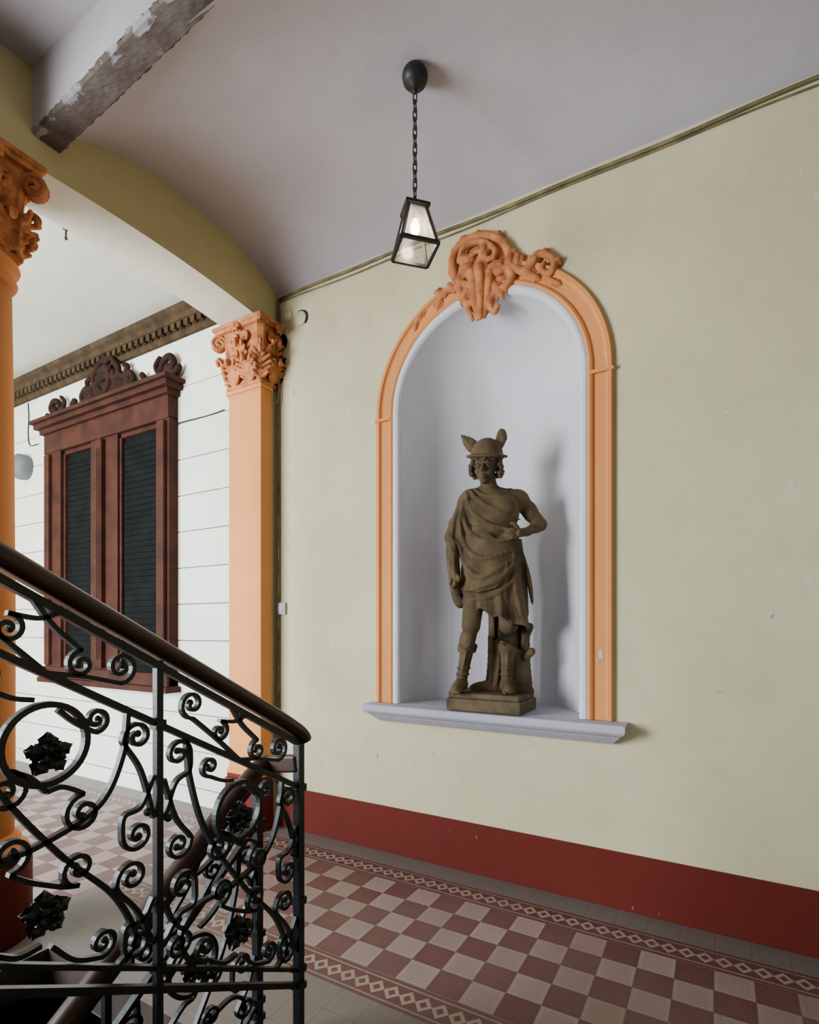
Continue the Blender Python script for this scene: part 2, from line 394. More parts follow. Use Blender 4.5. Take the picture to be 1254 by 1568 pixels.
levels=[.14,.45,.763,1.076,1.39,1.702,2.015,2.328,2.641,2.955,3.268,3.58,4.26]
for i in range(len(levels)-1):
    b.box(-9,XB,D,D+.011,levels[i]+.004,levels[i+1]-.004)
b.obj('siding_courses',m_far,parent=wf)
b=MB(); b.box(-9,XB-.03,D-.012,D-.001,0,.14); b.obj('baseboard_far_room',m_far,bev=.004)
b=MB(); b.poly([(-9,-1.6,0),(-9,D,0),(-9,D,4.26),(-9,-1.6,4.26)]); b.obj('wall_west',m_far)
def wall_open(name,mat,Y,xa,xb,za,zb,oxa,oxb,oza,ozb):
    b=MB()
    for q in ((xa,oxa,za,zb),(oxb,xb,za,zb),(oxa,oxb,za,oza),(oxa,oxb,ozb,zb)):
        b.box(q[0],q[1],Y-.1,Y,q[2],q[3])
    return b.obj(name,mat)
wall_open('wall_far_room_south',m_far,-1.6,-9,XB,0,4.26,-7.6,-3.5,.5,3.9)
wall_open('wall_stairwell_south',m_wall,-2.7,XA,.5,-3,4.3,-2.6,.2,1.2,3.4)
b=MB(); b.box(.5,.6,-2.7,1.36,-1,4.4); b.obj('wall_stairwell_east',m_wall)
wall_open('wall_corridor_south',m_wall,1.36,.6,XR,0,4.4,1.3,2.9,.02,2.3)
b=MB(); b.box(XR,XR+.1,1.36,D,0,4.4); b.obj('wall_east',m_wall)
b=MB(); SX=-2.72
b.poly([(-9,1.33,0),(XR,1.33,0),(XR,D,0),(-9,D,0)])
b.poly([(-9,-1.6,0),(SX,-1.6,0),(SX,1.33,0),(-9,1.33,0)])
b.obj('floor',m_floor)
b=MB(); b.box(XA+.03,XR,D-.012,D-.0005,0,.305); b.obj('baseboard_north',m_red,bev=.003)
# ------------------------------------------------------------------ pilaster & column
pil=empty('corner_pilaster')
b=MB(); b.box(XB,XA,2.872,2.98,.42,3.34); b.obj('shaft',m_orange,pil,bev=.006)
b=MB(); b.box(XB,XA-.012,2.98,D-.001,0,3.78); b.obj('respond',m_archwall,pil)
b=MB(); b.box(XB-.02,XA+.02,2.85,2.985,0,.36); b.box(XB-.01,XA+.01,2.86,2.984,.36,.39); b.obj('base',m_red,pil,bev=.008)
b=MB(); b.box(XB-.012,XA+.012,2.858,2.984,.39,.43); b.obj('base_moulding',m_orange,pil,bev=.01)
b=MB(); b.box(XB-.015,XA+.015,2.857,2.984,3.27,3.30); b.box(XB-.006,XA+.006,2.866,2.984,3.25,3.27); b.obj('necking',m_orange,pil,bev=.006)
def capital(a,bb,H,hres=.0045):
    c=Clay((-a-.16,-bb-.16,-.02),(a+.16,bb+.16,H+.02),hres)
    def bell(X,Y,Z):
        t=np.clip(Z/H,0,1); fl=.004+.045*t**2
        return np.maximum(np.maximum(np.abs(X)-a-fl,np.abs(Y)-bb-fl),np.maximum(-Z,Z-H+.03))
    c.op((-a-.05,-bb-.05,0),(a+.05,bb+.05,H),bell,.01)
    c.box((-a-.075,-bb-.075,H-.05),(a+.075,bb+.075,H-.022)); c.box((-a-.09,-bb-.09,H-.028),(a+.09,bb+.09,H))
    c.box((-a-.02,-bb-.02,0),(a+.02,bb+.02,.03),rd=.012)
    Zv=np.array((0,0,1.))
    def leaf(p,n,t,h,w):
        p=np.array(p); n=np.array(n,float); t=np.array(t,float)
        sp=[p,p+Zv*h*.45+n*.016,p+Zv*h*.8+n*.034,p+Zv*h+n*.066,p+Zv*h*.93+n*.092,p+Zv*h*.80+n*.088]
        c.tube(sp,lambda u:.019-.005*u,.006,n=3)
        for q,o,ww in ((.10,.008,.42),(.28,.014,.52),(.46,.022,.56),(.64,.034,.50),(.80,.052,.40)):
            for sg in (-1,1):
                s0=p+Zv*h*(q-.06)+n*o*.6; s1=p+Zv*h*(q+.05)+n*(o+.010)+t*sg*w*ww*.6; s2=p+Zv*h*(q+.13)+n*(o+.028)+t*sg*w*ww
                c.tube([s0,s1,s2],lambda u:.015-.004*u,.004,n=2)
    for n,t,hn,ht in (((0,-1,0),(1,0,0),bb,a),((0,1,0),(1,0,0),bb,a),((1,0,0),(0,1,0),a,bb),((-1,0,0),(0,1,0),a,bb)):
        n=np.array(n,float); t=np.array(t,float)
        leaf(n*hn+Zv*.10,n,t,.23,.13)
        cnt=2 if ht>.11 else 1
        for i in range(cnt):
            o=(-.5+(i+.5)/cnt)*2*ht if cnt>1 else 0
            leaf(n*(hn+.008)+t*o+Zv*.03,n,t,.155,min(.16,ht*1.15))
        for sg in (-1,1):
            if ht<.1: continue
            pts=[(ht*.12,.23),(ht*.2,.30)]+sp2((ht*.34,H-.12),.038,math.pi*.9,1.3,-1,14)
            c.tube([n*(hn+.050)+t*sg*u+np.array((0,0,v)) for u,v in pts],.011,.004,n=0)
        fl=n*(hn+.090)+np.array((0,0,H-.05))
        for k in range(6):
            an=k*math.pi/3; c.cap(fl,fl+t*.032*math.cos(an)+np.array((0,0,.032*math.sin(an))),.014,.012,.004)
        c.ell(fl+n*.01,(.018,.018,.018),.004)
    for sx in (-1,1):
        for sy in (-1,1):
            dg=np.array((sx,sy,0))/math.sqrt(2); base=np.array((sx*a,sy*bb,0)); per=np.array((-dg[1],dg[0],0))
            pts=[(-.02,.16),(.0,.24),(.02,H-.11)]+sp2((.070,H-.118),.058,math.pi*.75,1.7,-1,26,.15)
            for off in (-.018,0,.018): c.tube([base+dg*u+per*off+np.array((0,0,v)) for u,v in pts],.0125,.004,n=0)
            leaf(base+Zv*.03-dg*.008,dg,per,.21,.13)
    return c
c=capital(.165,.10,.47); V,Q=c.mesh(); V=V+np.array(((XA+XB)/2,2.972,3.30)); V[:,1]=np.minimum(V[:,1],D-.001)
mkobj('capital',V.tolist(),Q.tolist(),m_orn,pil,True)
col=empty('round_column'); CX,CY=-3.09,1.19
b=MB(); b.lathe([(.15,.47),(.155,.8),(.155,1.6),(.148,2.6),(.140,3.20)],(CX,CY),48); b.obj('shaft',m_orange,col,True)
b=MB(); b.lathe([(.14,3.16),(.158,3.17),(.165,3.185),(.158,3.20),(.145,3.21),(.145,3.235),(.170,3.245),(.176,3.26),(.17,3.275),(.145,3.285)],(CX,CY),48); 
b.lathe([(.205,.40),(.215,.415),(.205,.435),(.178,.445),(.172,.46),(.18,.47),(.172,.485),(.152,.50)],(CX,CY),48); b.obj('rings',m_orange,col,True)
b=MB(); b.lathe([(.225,.0),(.225,.37),(.215,.40)],(CX,CY),48); b.obj('plinth',m_red,col,True)
c=capital(.125,.125,.49); V,Q=c.mesh(); V=V+np.array((CX,CY,3.28))
mkobj('capital',V.tolist(),Q.tolist(),m_orn,col,True)
# ------------------------------------------------------------------ niche frame, sill, cartouche
fr=empty('trim_1')
def arch_path(r,z0):
    pts=[(NX-r,z0)]+[(NX-r,z0+(NH-z0)*k/4) for k in range(1,4)]
    pts+=[(NX+r*math.cos(math.pi-math.pi*i/48),NH+r*math.sin(math.pi-math.pi*i/48)) for i in range(49)]
    pts+=[(NX+r,z0+(NH-z0)*k/4) for k in (3,2,1,0)]
    return pts
def arch_band(name,mat,prof,z0):
    b=MB(); P=[[(x,D-p,z) for x,z in arch_path(r,z0)] for r,p in prof]
    n=len(P[0])
    for k in range(len(P)-1):
        for i in range(n-1): b.poly([P[k][i],P[k][i+1],P[k+1][i+1],P[k+1][i]])
    return b.obj(name,mat,fr)
arch_band('orange_band',m_orange,[(.755,.0),(.755,.020),(.747,.030),(.728,.030),(.722,.018),(.714,.013),(.655,.013),(.648,.026),(.636,.033),(.626,.026),(.624,.001)],NZ+.001)
arch_band('white_roll',m_niche,[(.626,.001),(.625,.022),(.612,.030),(.598,.030),(.585,.024),(.576,.010),(.575,-.02)],NZ+.001)
marks('old_paint_patches',m_blue,[(929,541,.013,.034,0),(921,1001,.014,.038,5),(916,1012,.008,.012,0)],.0150,fr)
b=MB()
for sx,z in ((-1,NH-.02),(1,NH-.02)):
    x=NX+sx*.70; b.box(x-.062,x+.062,D-.036,D,z-.02,z+.0)
b.obj('impost_fillets',m_orange,fr,bev=.006)
prof=[(D-.001,.88),(D-.03,.88),(D-.05,.895),(D-.075,.915),(D-.09,.93),(D-.11,.94),(D-.125,.955),(D-.125,.985),(D-.118,.995),(D-.001,1.0)]
R=[]; b=MB()
for x in (NX-.80,NX+.83):
    sg=-1 if x<NX else 1
    R.append([(x-sg*(.10-(D-y)*.8) if z<.95 else x,y,z) for y,z in prof])
b.rings(R); b.obj('sill',m_sill,fr,bev=.004)
c=Clay((-1.75,D-.13,3.25),(-.55,D+.02,4.0),.0042)
def cpt(px,py,dd):
    x,z=onY(px,py,D-.03); return (x,D-dd,z)
def cw(pts,r,dep=.02,k=.008,n=5):
    dl=dep if isinstance(dep,(list,tuple)) else (dep,dep)
    c.tube([cpt(px,py,dl[0]+(dl[1]-dl[0])*i/(len(pts)-1)) for i,(px,py) in enumerate(pts)],r,k,n=n)
c.ell(cpt(738,396,.0),(.155,.045,.140),.02); c.ell(cpt(736,440,.0),(.095,.05,.16),.02); c.ell(cpt(716,440,.0),(.06,.035,.09),.02); c.ell(cpt(764,425,.0),(.07,.035,.08),.02)
def lobe(px,py,ang,L,wd,dep=.03):
    x,z=onY(px,py,D-.03); dx,dz=math.cos(ang),math.sin(ang)
    p=lambda u,v,d:(x+dx*L*u-dz*wd*v,D-d,z+dz*L*u+dx*wd*v)
    c.tube([p(0,0,dep),p(.5,0,dep+.012),p(.85,0,dep+.008),p(1,0,dep-.01)],lambda t:wd*(.42-.2*t),.008,n=3)
    for u in (.2,.45,.7):
        for sg in (-1,1): c.tube([p(u-.1,0,dep),p(u+.05,sg*.45,dep+.004),p(u+.18,sg*.75,dep-.012)],lambda t:wd*(.28-.13*t),.006,n=2)
c.ell(cpt(738,414,.045),(.052,.030,.075),.012)
cw([(708,436),(697,424),(693,402),(700,382),(716,368),(740,361),(762,366),(777,380),(780,398),(774,414)],tp(.024,.024),.030)
cw([(774,414),(764,420),(756,412),(762,404)],tp(.018,.012),.045)
cw([(708,436),(720,438),(724,428),(715,422)],tp(.018,.012),.045)
cw([(706,404),(712,386),(728,376),(746,376),(760,386),(758,398),(748,400),(746,392)],tp(.017,.012),.058)
cw([(720,404),(730,392),(742,388)],tp(.012,.010),.062)
for q,a_ in (((722,410),200),((724,402),160),((754,412),-15),((742,396),75)): lobe(q[0],q[1],math.radians(a_),.075,.05,.05)
for q,a_ in (((700,386),150),((696,412),190),((712,370),125),((733,364),95),((760,366),60),((780,390),15)): lobe(q[0],q[1],math.radians(a_),.040,.04,.02)
cw([(724,420),(727,450),(731,488)],tp(.026,.014),(.05,.03)); cw([(752,420),(748,452),(742,484)],tp(.026,.014),(.05,.03))
cw([(738,415),(738,452),(737,488)],tp(.030,.014),(.062,.045))
cw([(706,432),(706,450),(714,464),(726,462),(726,450),(718,450)],tp(.022,.013),.035)
cw([(776,410),(784,424),(774,440),(758,450),(750,466),(757,478),(763,470)],tp(.024,.013),.035)
cw([(712,462),(718,476),(724,490)],tp(.016,.010),.03)
lobe(720,440,math.radians(235),.10,.05); lobe(757,436,math.radians(-60),.10,.05)
cw([(776,404),(790,412),(806,414),(816,402),(822,390),(836,389),(847,399),(847,413),(837,419),(829,411),(834,403)],tp(.022,.013),.030)
lobe(790,410,math.radians(80),.08,.05,.02); lobe(806,414,math.radians(55),.09,.05,.02); lobe(800,416,math.radians(-35),.12,.05,.012); lobe(832,424,math.radians(-35),.12,.035,.008)
lobe(836,392,math.radians(100),.045,.03,.02); lobe(846,404,math.radians(20),.05,.03,.02)
cw([(704,438),(690,442),(676,450),(664,466)],tp(.018,.011),.02)
lobe(694,444,math.radians(125),.07,.04,.012); lobe(680,450,math.radians(150),.08,.045,.010); lobe(674,456,math.radians(245),.07,.035,.01)
lobe(650,474,math.radians(215),.11,.035,.005); lobe(638,488,math.radians(250),.07,.03,.005)
cw([(926,516),(935,530),(930,556)],tp(.012,.006),.018,n=3)
c.obj('keystone_cartouche',m_orn,fr)
# ------------------------------------------------------------------ statue
root_st=empty('mercury_statue'); st=empty('figure'); st.parent=root_st; S=.00405
def P(px,py,y=0): return np.array(((px-755)*S,y,(1057-py)*S))
c=Clay((-.36,-.32,-.02),(.38,.30,1.42),.0040)
body=.03
c.ell((.0,0,.80),(.15,.11,.13),body); c.ell((.005,0,.95),(.128,.095,.15),body); c.ell((0,0,1.09),(.160,.11,.15),body)
c.cap((-.140,.01,1.175),(.140,.01,1.175),.058,.058,.04); c.cap((-.04,.02,1.21),(-.12,.02,1.185),.04,.04,.03); c.cap((0.0,.02,1.21),(.11,.02,1.185),.04,.04,.03)
c.cap((-.012,.01,1.18),(-.03,-.01,1.31),.054,.046,.03)
c.ell((.065,-.075,1.12),(.075,.045,.055),.03); c.ell((-.07,-.075,1.12),(.075,.045,.055),.03)
lk=np.array((-.125,-.085,.41)); la=np.array((-.185,-.015,.085))
c.cap((-.085,0,.78),lk,.084,.053,.03); c.cap(lk,la,.046,.032,.015); c.ell((-.158,-.015,.29),(.046,.050,.10),.02); c.ell(lk+(0,-.02,.0),(.035,.028,.038),.015)
rk=np.array((.095,-.045,.41)); ra=np.array((.085,.0,.085))
c.cap((.09,0,.78),rk,.090,.057,.03); c.cap(rk,ra,.050,.034,.015); c.ell((.09,.015,.29),(.050,.054,.10),.02); c.ell(rk+(0,-.022,0),(.036,.028,.040),.015)
for an,d,x in ((la,np.array((-.30,-.95,0)),-1),(ra,np.array((.12,-.99,0)),1)):
    sd=np.array((-d[1],d[0],0))
    c.tube([an+(0,.025,-.04),an+d*.035+(0,0,-.035),an+d*.085+(0,0,-.052),an+d*.115+(0,0,-.062)],lambda t:.036-.012*t,.012); c.cap(an+(0,0,.02),an+(0,.03,-.04),.031,.030,.01)
    for i in range(5):
        b0=an+d*.10+sd*(.030-.015*i)*x*-1+(0,0,-.066); c.cap(b0,b0+d*(.042-.006*i)+(0,0,-.006),.0105,.0085,.004)
for kn,an in ((lk,la),(rk,ra)):
    for f,rr in ((.40,.053),(.46,.050)):
        ctr=kn*(1-f)+an*f
        c.tube([ctr+(rr*math.cos(q)*.95,.012+rr*math.sin(q),.008*math.sin(4*q)) for q in np.linspace(0,2*math.pi,21)],.008,.008,n=0)
    for f in (.80,.92): 
        ctr=kn*(1-f)+an*f; c.tube([ctr+(.036*math.cos(q),.036*math.sin(q),0) for q in np.linspace(0,2*math.pi,15)],.0055,.004,n=0)
    c.tube([kn*.5+an*.5+(0,-.045,0),an+(0,-.036,.02)],.006,.006,n=3)
    ctr=an+np.array((0,-.05,-.02)); c.tube([ctr+(-.035,0,-.03),ctr+(0,0,.010),ctr+(.035,0,-.03)],.006,.004)
for (x,y,r,h0) in ((.15,.11,.085,.55),(.05,.13,.08,.50)):
    c.cap((x,y,0),(x-.01,y,h0),r,r*.85,.02)
for i in range(14):
    an=i*.45; c.tube([(.10+.135*math.cos(an),.115+.08*math.sin(an),.01),(.10+.12*math.cos(an+.15),.115+.075*math.sin(an+.15),.2),(.10+.115*math.cos(an),.115+.07*math.sin(an),.42)],.012,.01)
c.cap((.2,.04,.22),(.232,.01,.25),.030,.024,.015); c.cap((.20,.06,.36),(.222,.01,.40),.032,.024,.015)
c.ell((.17,.03,.01),(.08,.08,.045),.02); c.ell((-.03,.10,.01),(.12,.07,.05),.02)
def skirt(inset,z0,zt=1.0):
    def fn(X,Y,Z):
        t=np.clip((.98-Z)/.58,0,1.15)
        cx=.005+.022*t; rx=.145+.073*t-.02*t*t-inset; ry=.114+.042*t-inset
        th=np.arctan2(X-cx,-(Y))
        amp=(.0005+.013*t*t)
        ph=7*th+3.5*(Z-.5)+1.2*np.sin(2*th)
        sn=np.sin(ph); ple=amp*(np.sign(sn)*np.abs(sn)**.7+.35*np.sin(15*th-4*Z+1))
        q=np.sqrt(((X-cx)/rx)**2+(Y/ry)**2)
        d=(q-1)*np.minimum(rx,ry)*.9-ple
        hem=.550-.40*(X+.2)+.010*np.sin(ph)-z0
        return np.maximum(np.maximum(d,(hem-Z)*.9),Z-zt)*.8
    return fn
c.op((-.27,-.22,.30),(.30,.22,1.0),skirt(0,0),.012)
c.op((-.22,-.18,.26),(.26,.18,.66),lambda X,Y,Z:np.maximum(skirt(.022,.14,3)(X,Y,Z),Z-.55+.40*(X+.2)-.05),.008,sub=True)
c.cap((-.085,0,.78),lk,.078,.053,.012); c.cap((.09,0,.78),rk,.084,.057,.012); c.cap((.1,.12,.3),(.1,.12,.55),.07,.06,.01)
def apron(X,Y,Z):
    t=np.clip((.98-Z)/.58,0,1.15); rx=.152+.072*t; ry=.124+.048*t
    th=np.arctan2(X,-(Y)); q=np.sqrt((X/rx)**2+(Y/ry)**2); d=(q-1)*np.minimum(rx,ry)*.9-.006*np.sin(6*th+9*Z)*t
    low=.60+.9*np.maximum(0,X-.02)+.25*np.abs(X+.08)
    return np.maximum(np.maximum(np.abs(d)-.010,(low-Z)*.7),np.maximum(Z-.93+.02*np.sin(9*X*6),Y))*.8
c.op((-.27,-.22,.55),(.25,.02,.98),apron,.020)
c.cap(P(717,772,0),P(706,830,.0),.055,.052,.03); c.cap(P(722,762,-.005),P(742,757,.03),.045,.038,.03)
el=P(694,822,.01); c.cap(P(716,772,.01),el,.052,.048,.02)
wr=P(700,876,-.075); c.cap(el,wr,.038,.024,.012); c.tube([el+(-.03,.01,.0),el+(-.01,-.045,-.015),el+(.03,-.03,-.03)],.012,.01)
c.ell(wr+(.002,-.012,-.04),(.022,.028,.040),.012)
for i in range(4):
    b0=wr+np.array((-.018+.002*i,-.035+.017*i,-.05)); c.tube([b0,b0+(-.008,-.006,-.028),b0+(.008,-.008,-.046),b0+(.022,-.004,-.040)],lambda t:.0098-.002*t,.003,n=3)
c.tube([wr+(.012,-.030,-.025),wr+(.026,-.044,-.045),wr+(.022,-.044,-.066)],lambda t:.011-.002*t,.004,n=3)
c.cap(wr+(.004,-.05,-.075),wr+(-.006,.06,-.055),.016,.016,.004); c.cap(wr+(-.002,.0,-.07),P(704,905,-.03),.022,.028,.012)
c.tube([P(698,800,.04),P(694,850,.06),P(700,900,.05),P(706,922,.04)],lambda t:.042-.010*t,.015)
sh=P(795,768,.015); el2=P(826,804,.055); wr2=P(805,820,-.075)
c.ell(sh,(.055,.054,.052),.025); c.cap(sh,el2,.050,.039,.015); c.cap(el2,wr2,.039,.024,.012); c.ell((sh+el2)/2+(.0,-.010,0),(.040,.044,.055),.02); c.ell(el2*.65+wr2*.35,(.037,.04,.035),.015)
hc=P(792,823,-.112); c.cap(wr2,hc,.024,.027,.012)
for i,l in enumerate((.050,.058,.055,.044)):
    b0=hc+np.array((-.014,-.010,.022-.0165*i)); b1=b0+np.array((-l*.5,-.012,-.004+.002*i)); b2=b1+np.array((-l*.45,.004,-.010)); b3=b2+np.array((-l*.25,.012,-.008))
    c.tube([b0,b1,b2,b3],lambda t:.0105-.003*t,.003,n=3)
c.tube([hc+(-.004,-.01,.028),hc+(-.022,-.018,.050),hc+(-.042,-.018,.056)],lambda t:.012-.003*t,.004,n=3)
def ridge(pts,r,k=.012,off=.001,taper=.35):
    q=cat([((p[0]-755)*S,(1057-p[1])*S) for p in pts],7); out=[]; last=None
    for x,z in q:
        y=c.front(x,z)
        if y is None: y=last
        if y is None: continue
        last=y; out.append([x,y+off,z])
    if len(out)<3: return
    o=np.array(out)
    for _ in range(6): o[1:-1,1]=(o[:-2,1]+o[1:-1,1]*2+o[2:,1])/4
    N=len(o); f=lambda t:r*(taper+(1-taper)*math.sin(math.pi*min(1,max(0,t))))
    for i in range(N-1): c.cap(o[i],o[i+1],f(i/(N-1)),f((i+1)/(N-1)),k)
for u,r in (([(716,758),(724,785),(748,808),(786,820)],.014),([(709,775),(718,812),(742,834),(782,832)],.015),([(706,800),(716,840),(742,860),(788,846)],.016),
     ([(705,830),(716,868),(742,886),(790,858)],.016),([(722,754),(738,776),(764,790),(796,800)],.010),([(728,752),(744,766),(764,766),(782,752)],.009),
     ([(794,836),(799,870),(803,910),(808,940)],.014),([(786,850),(786,890),(793,925),(797,942)],.013),([(776,870),(772,905),(776,930)],.012),
     ([(790,862),(768,888),(740,900),(716,905)],.014),([(794,875),(776,900),(750,915),(724,918)],.011),([(799,850),(808,890),(813,925)],.012)):
    ridge(u,r)
for u in ([(699,790),(694,815),(700,840)],[(706,775),(698,800),(694,830)],[(690,812),(694,826),(706,834)],[(713,768),(707,800),(709,825)],[(698,850),(700,880),(706,912)]): ridge(u,.010,.010)
c.obj('body',m_stone,st)
C=np.array((-.038,-.03,1.372))
fwd=np.array((-.22,-.94,-.24)); fwd/=np.linalg.norm(fwd); rt=np.cross(fwd,(0.10,0,1.)); rt/=np.linalg.norm(rt); upv=np.cross(rt,fwd)
HS=1.05
def hp(u,v,w): return C+(rt*u+upv*v+fwd*w)*HS
Rh=np.stack([rt,upv,fwd],1)
c=Clay((-.25,-.22,1.22),(.18,.16,1.66),.0025)
c.cap((-.020,.0,1.2),hp(0,-.05,-.03),.046,.042,.02)
c.ell(hp(0,.02,-.01),(.069,.088,.086),.02,Rh); c.ell(hp(0,-.035,.026),(.050,.060,.055),.02,Rh); c.ell(hp(0,-.086,.056),(.018,.015,.018),.02,Rh)
c.tube([hp(0,.024,.074),hp(0,0,.086),hp(0,-.022,.100)],lambda t:.008+.003*t,.006)
for s_ in (-1,1):
    c.ell(hp(s_*.010,-.025,.088),(.008,.006,.008),.004,Rh)
    c.ell(hp(s_*.029,-.001,.084),(.018,.011,.014),.008,Rh,sub=True)
    c.ell(hp(s_*.027,-.002,.067),(.013,.0095,.012),.003,Rh)
    c.tube([hp(s_*.015,.002,.076),hp(s_*.027,.006,.079),hp(s_*.040,.0,.072)],.0035,.003)
    c.tube([hp(s_*.008,.016,.080),hp(s_*.028,.021,.077),hp(s_*.046,.012,.064)],.0055,.007)
    c.ell(hp(s_*.034,-.030,.058),(.019,.020,.018),.015,Rh)
c.tube([hp(-.019,-.052,.074),hp(-.006,-.047,.084),hp(0,-.049,.084),hp(.006,-.047,.084),hp(.019,-.052,.074)],.0052,.003); c.tube([hp(-.014,-.060,.076),hp(0,-.063,.082),hp(.014,-.060,.076)],.0062,.004)
c.tube([hp(-.020,-.055,.078),hp(0,-.0550,.090),hp(.020,-.055,.078)],.002,.002,sub=True)
random.seed(5)
def curl(p,r):
    nrm=(p-C)/np.linalg.norm(p-C); c.ell(p,(r,r,r),.004)
    t1=np.cross(nrm,upv); t1/=np.linalg.norm(t1)+1e-6; t2=np.cross(nrm,t1); ph=random.uniform(0,6)
    q=[p+nrm*r*.75+(t1*math.cos(ph+k*.8)+t2*math.sin(ph+k*.8))*r*(.8-.07*k) for k in range(8)]; c.tube(q,.0036,.002,n=0)
for i in range(12):
    a=math.radians(-78+156*i/11); curl(hp(.066*math.sin(a),.050+.006*math.sin(i*2.1),.078*math.cos(a)-.002),.0135)
for i in range(90):
    a=random.uniform(1.22,math.pi)*random.choice((-1,1)); v=random.uniform(-.060,.05)
    sp=.078+(.010 if v<.0 else 0)
    curl(hp(sp*math.sin(a),v,.080*math.cos(a)-.004),random.uniform(.013,.018))
dome=hp(0,.056,-.008)
def domef(X,Y,Z):
    x,y,z=X-dome[0],Y-dome[1],Z-dome[2]
    p=[(Rh[0][i]*x+Rh[1][i]*y+Rh[2][i]*z) for i in range(3)]
    k0=np.sqrt((p[0]/.096)**2+(p[1]/.104)**2+(p[2]/.104)**2)
    return np.maximum((k0-1)*.096,-p[1])
c.op(dome-.13,dome+.13,domef,.006)
c.ell(dome+upv*.001,(.116,.012,.128),.010,Rh); c.tube([dome+rt*.116*math.cos(q)+fwd*.128*math.sin(q)-upv*.003 for q in np.linspace(0,2*math.pi,33)],.0065,.004,n=0)
yw=dome[1]-.02
for a,b_,d_,r0 in (((-.122,1.474),(-.152,1.512),(-.182,1.552),.021),((-.116,1.490),(-.140,1.520),(-.166,1.550),.019),((-.108,1.506),(-.126,1.524),(-.148,1.545),.017),((-.132,1.466),(-.160,1.494),(-.180,1.526),.015)):
    c.tube([(a[0],yw,a[1]),(b_[0],yw-.006,b_[1]),(d_[0],yw,d_[1])],(lambda r0:lambda t:r0-.013*t)(r0),.004,n=4)
for k in range(5):
    o=k*.009
    c.tube([(.032+o*.4,yw-.01,1.470),(.034+o*.8,yw-.014,1.525-o*.5),(.048+o*.3,yw-.018,1.562-o*1.2),(.068-o*.15,yw-.014,1.556-o*1.1),(.078-o*.4,yw-.01,1.520-o*.6)],lambda t:.0135-.004*t,.004,n=4)
c.ell((.046,yw+.0,1.508),(.028,.016,.042),.01)
c.obj('head',m_stone,st)
st.location=(-1.197,3.085,1.105); st.rotation_euler=(0,0,math.radians(20.8))
pb=MB(); pb.box(-1.44,-.972,2.932,3.24,NZ+.001,1.075); pb.box(-1.43,-.982,2.942,3.23,1.075,1.108)
pb.obj('plinth',m_plinth,root_st,bev=.010)
# ------------------------------------------------------------------ lantern
ln=empty('pendant_lantern'); LX,LY=-1.28,2.27
b=MB(); b.lathe([(.030,4.213),(.050,4.204),(.061,4.186),(.063,4.170),(.058,4.150),(.044,4.134),(.02,4.124),(.008,4.110)],(LX,LY),32); b.ball((LX,LY,4.102),.012); b.obj('ceiling_canopy',m_dark,ln,True)
b=MB(); zt=4.095; nl=12; pit=(zt-3.585)/nl
for i in range(nl):
    zc=zt-pit*(i+.5); L=pit*.5+.008; w=.0095; loop=[]
    for k in range(16):
        a=2*math.pi*k/16; loop.append((w*math.cos(a),(L-w)*(1 if math.sin(a)>0 else -1)+w*math.sin(a)) if abs(math.sin(a))>1e-6 else (w*math.cos(a),0))
    pts=[(LX+(x if i%2==0 else 0),LY+(x if i%2 else 0),zc+z) for x,z in loop]
    b.sweep(pts,circ(.0034,6),up=((0,1,0) if i%2==0 else (1,0,0)),closed=True)
b.obj('chain',m_dark,ln,True)
Rz=Matrix.Translation((LX,LY,0))@Matrix.Rotation(math.radians(46),4,'Z')
def LP(x,y,z): return Rz@Vector((x,y,z))
zt,zb=3.520,3.325; ht,hb=.044,.088
b=MB(); 
b.sweep([LP(0,0,3.59),LP(0,0,3.545)],circ(.008,8),up=(1,0,0))
b.rings([[LP(sx*w,sy*w,z) for sx,sy in ((-1,-1),(1,-1),(1,1),(-1,1))] for w,z in ((.012,3.562),(.030,3.550),(.060,3.534),(.060,3.520),(.046,3.512))])
cs=[(-1,-1),(1,-1),(1,1),(-1,1)]
for i in range(4):
    p,q=cs[i],cs[(i+1)%4]
    b.sweep([LP(p[0]*ht,p[1]*ht,zt),LP(p[0]*hb,p[1]*hb,zb)],rect(.0065,.0065),up=(0,1,0))
    for h,z in ((ht,zt),(hb,zb)):
        b.sweep([LP(p[0]*h*1.03,p[1]*h*1.03,z),LP(q[0]*h*1.03,q[1]*h*1.03,z)],rect(.008,.007),up=(0,0,1))
b.sweep([LP(0,0,3.53),LP(0,0,3.48)],circ(.014,10),up=(1,0,0))
b.obj('frame',m_dark,ln)
b=MB()
for i in range(4):
    p,q=cs[i],cs[(i+1)%4]
    b.poly([LP(p[0]*ht,p[1]*ht,zt),LP(q[0]*ht,q[1]*ht,zt),LP(q[0]*hb,q[1]*hb,zb),LP(p[0]*hb,p[1]*hb,zb)])
b.obj('glass_panes',m_glass,ln)
b=MB(); b.lathe([(.008,3.485),(.014,3.47),(.022,3.45),(.024,3.432),(.018,3.414),(.006,3.405)],(LX,LY),16); b.obj('bulb',m_bulb,ln,True)
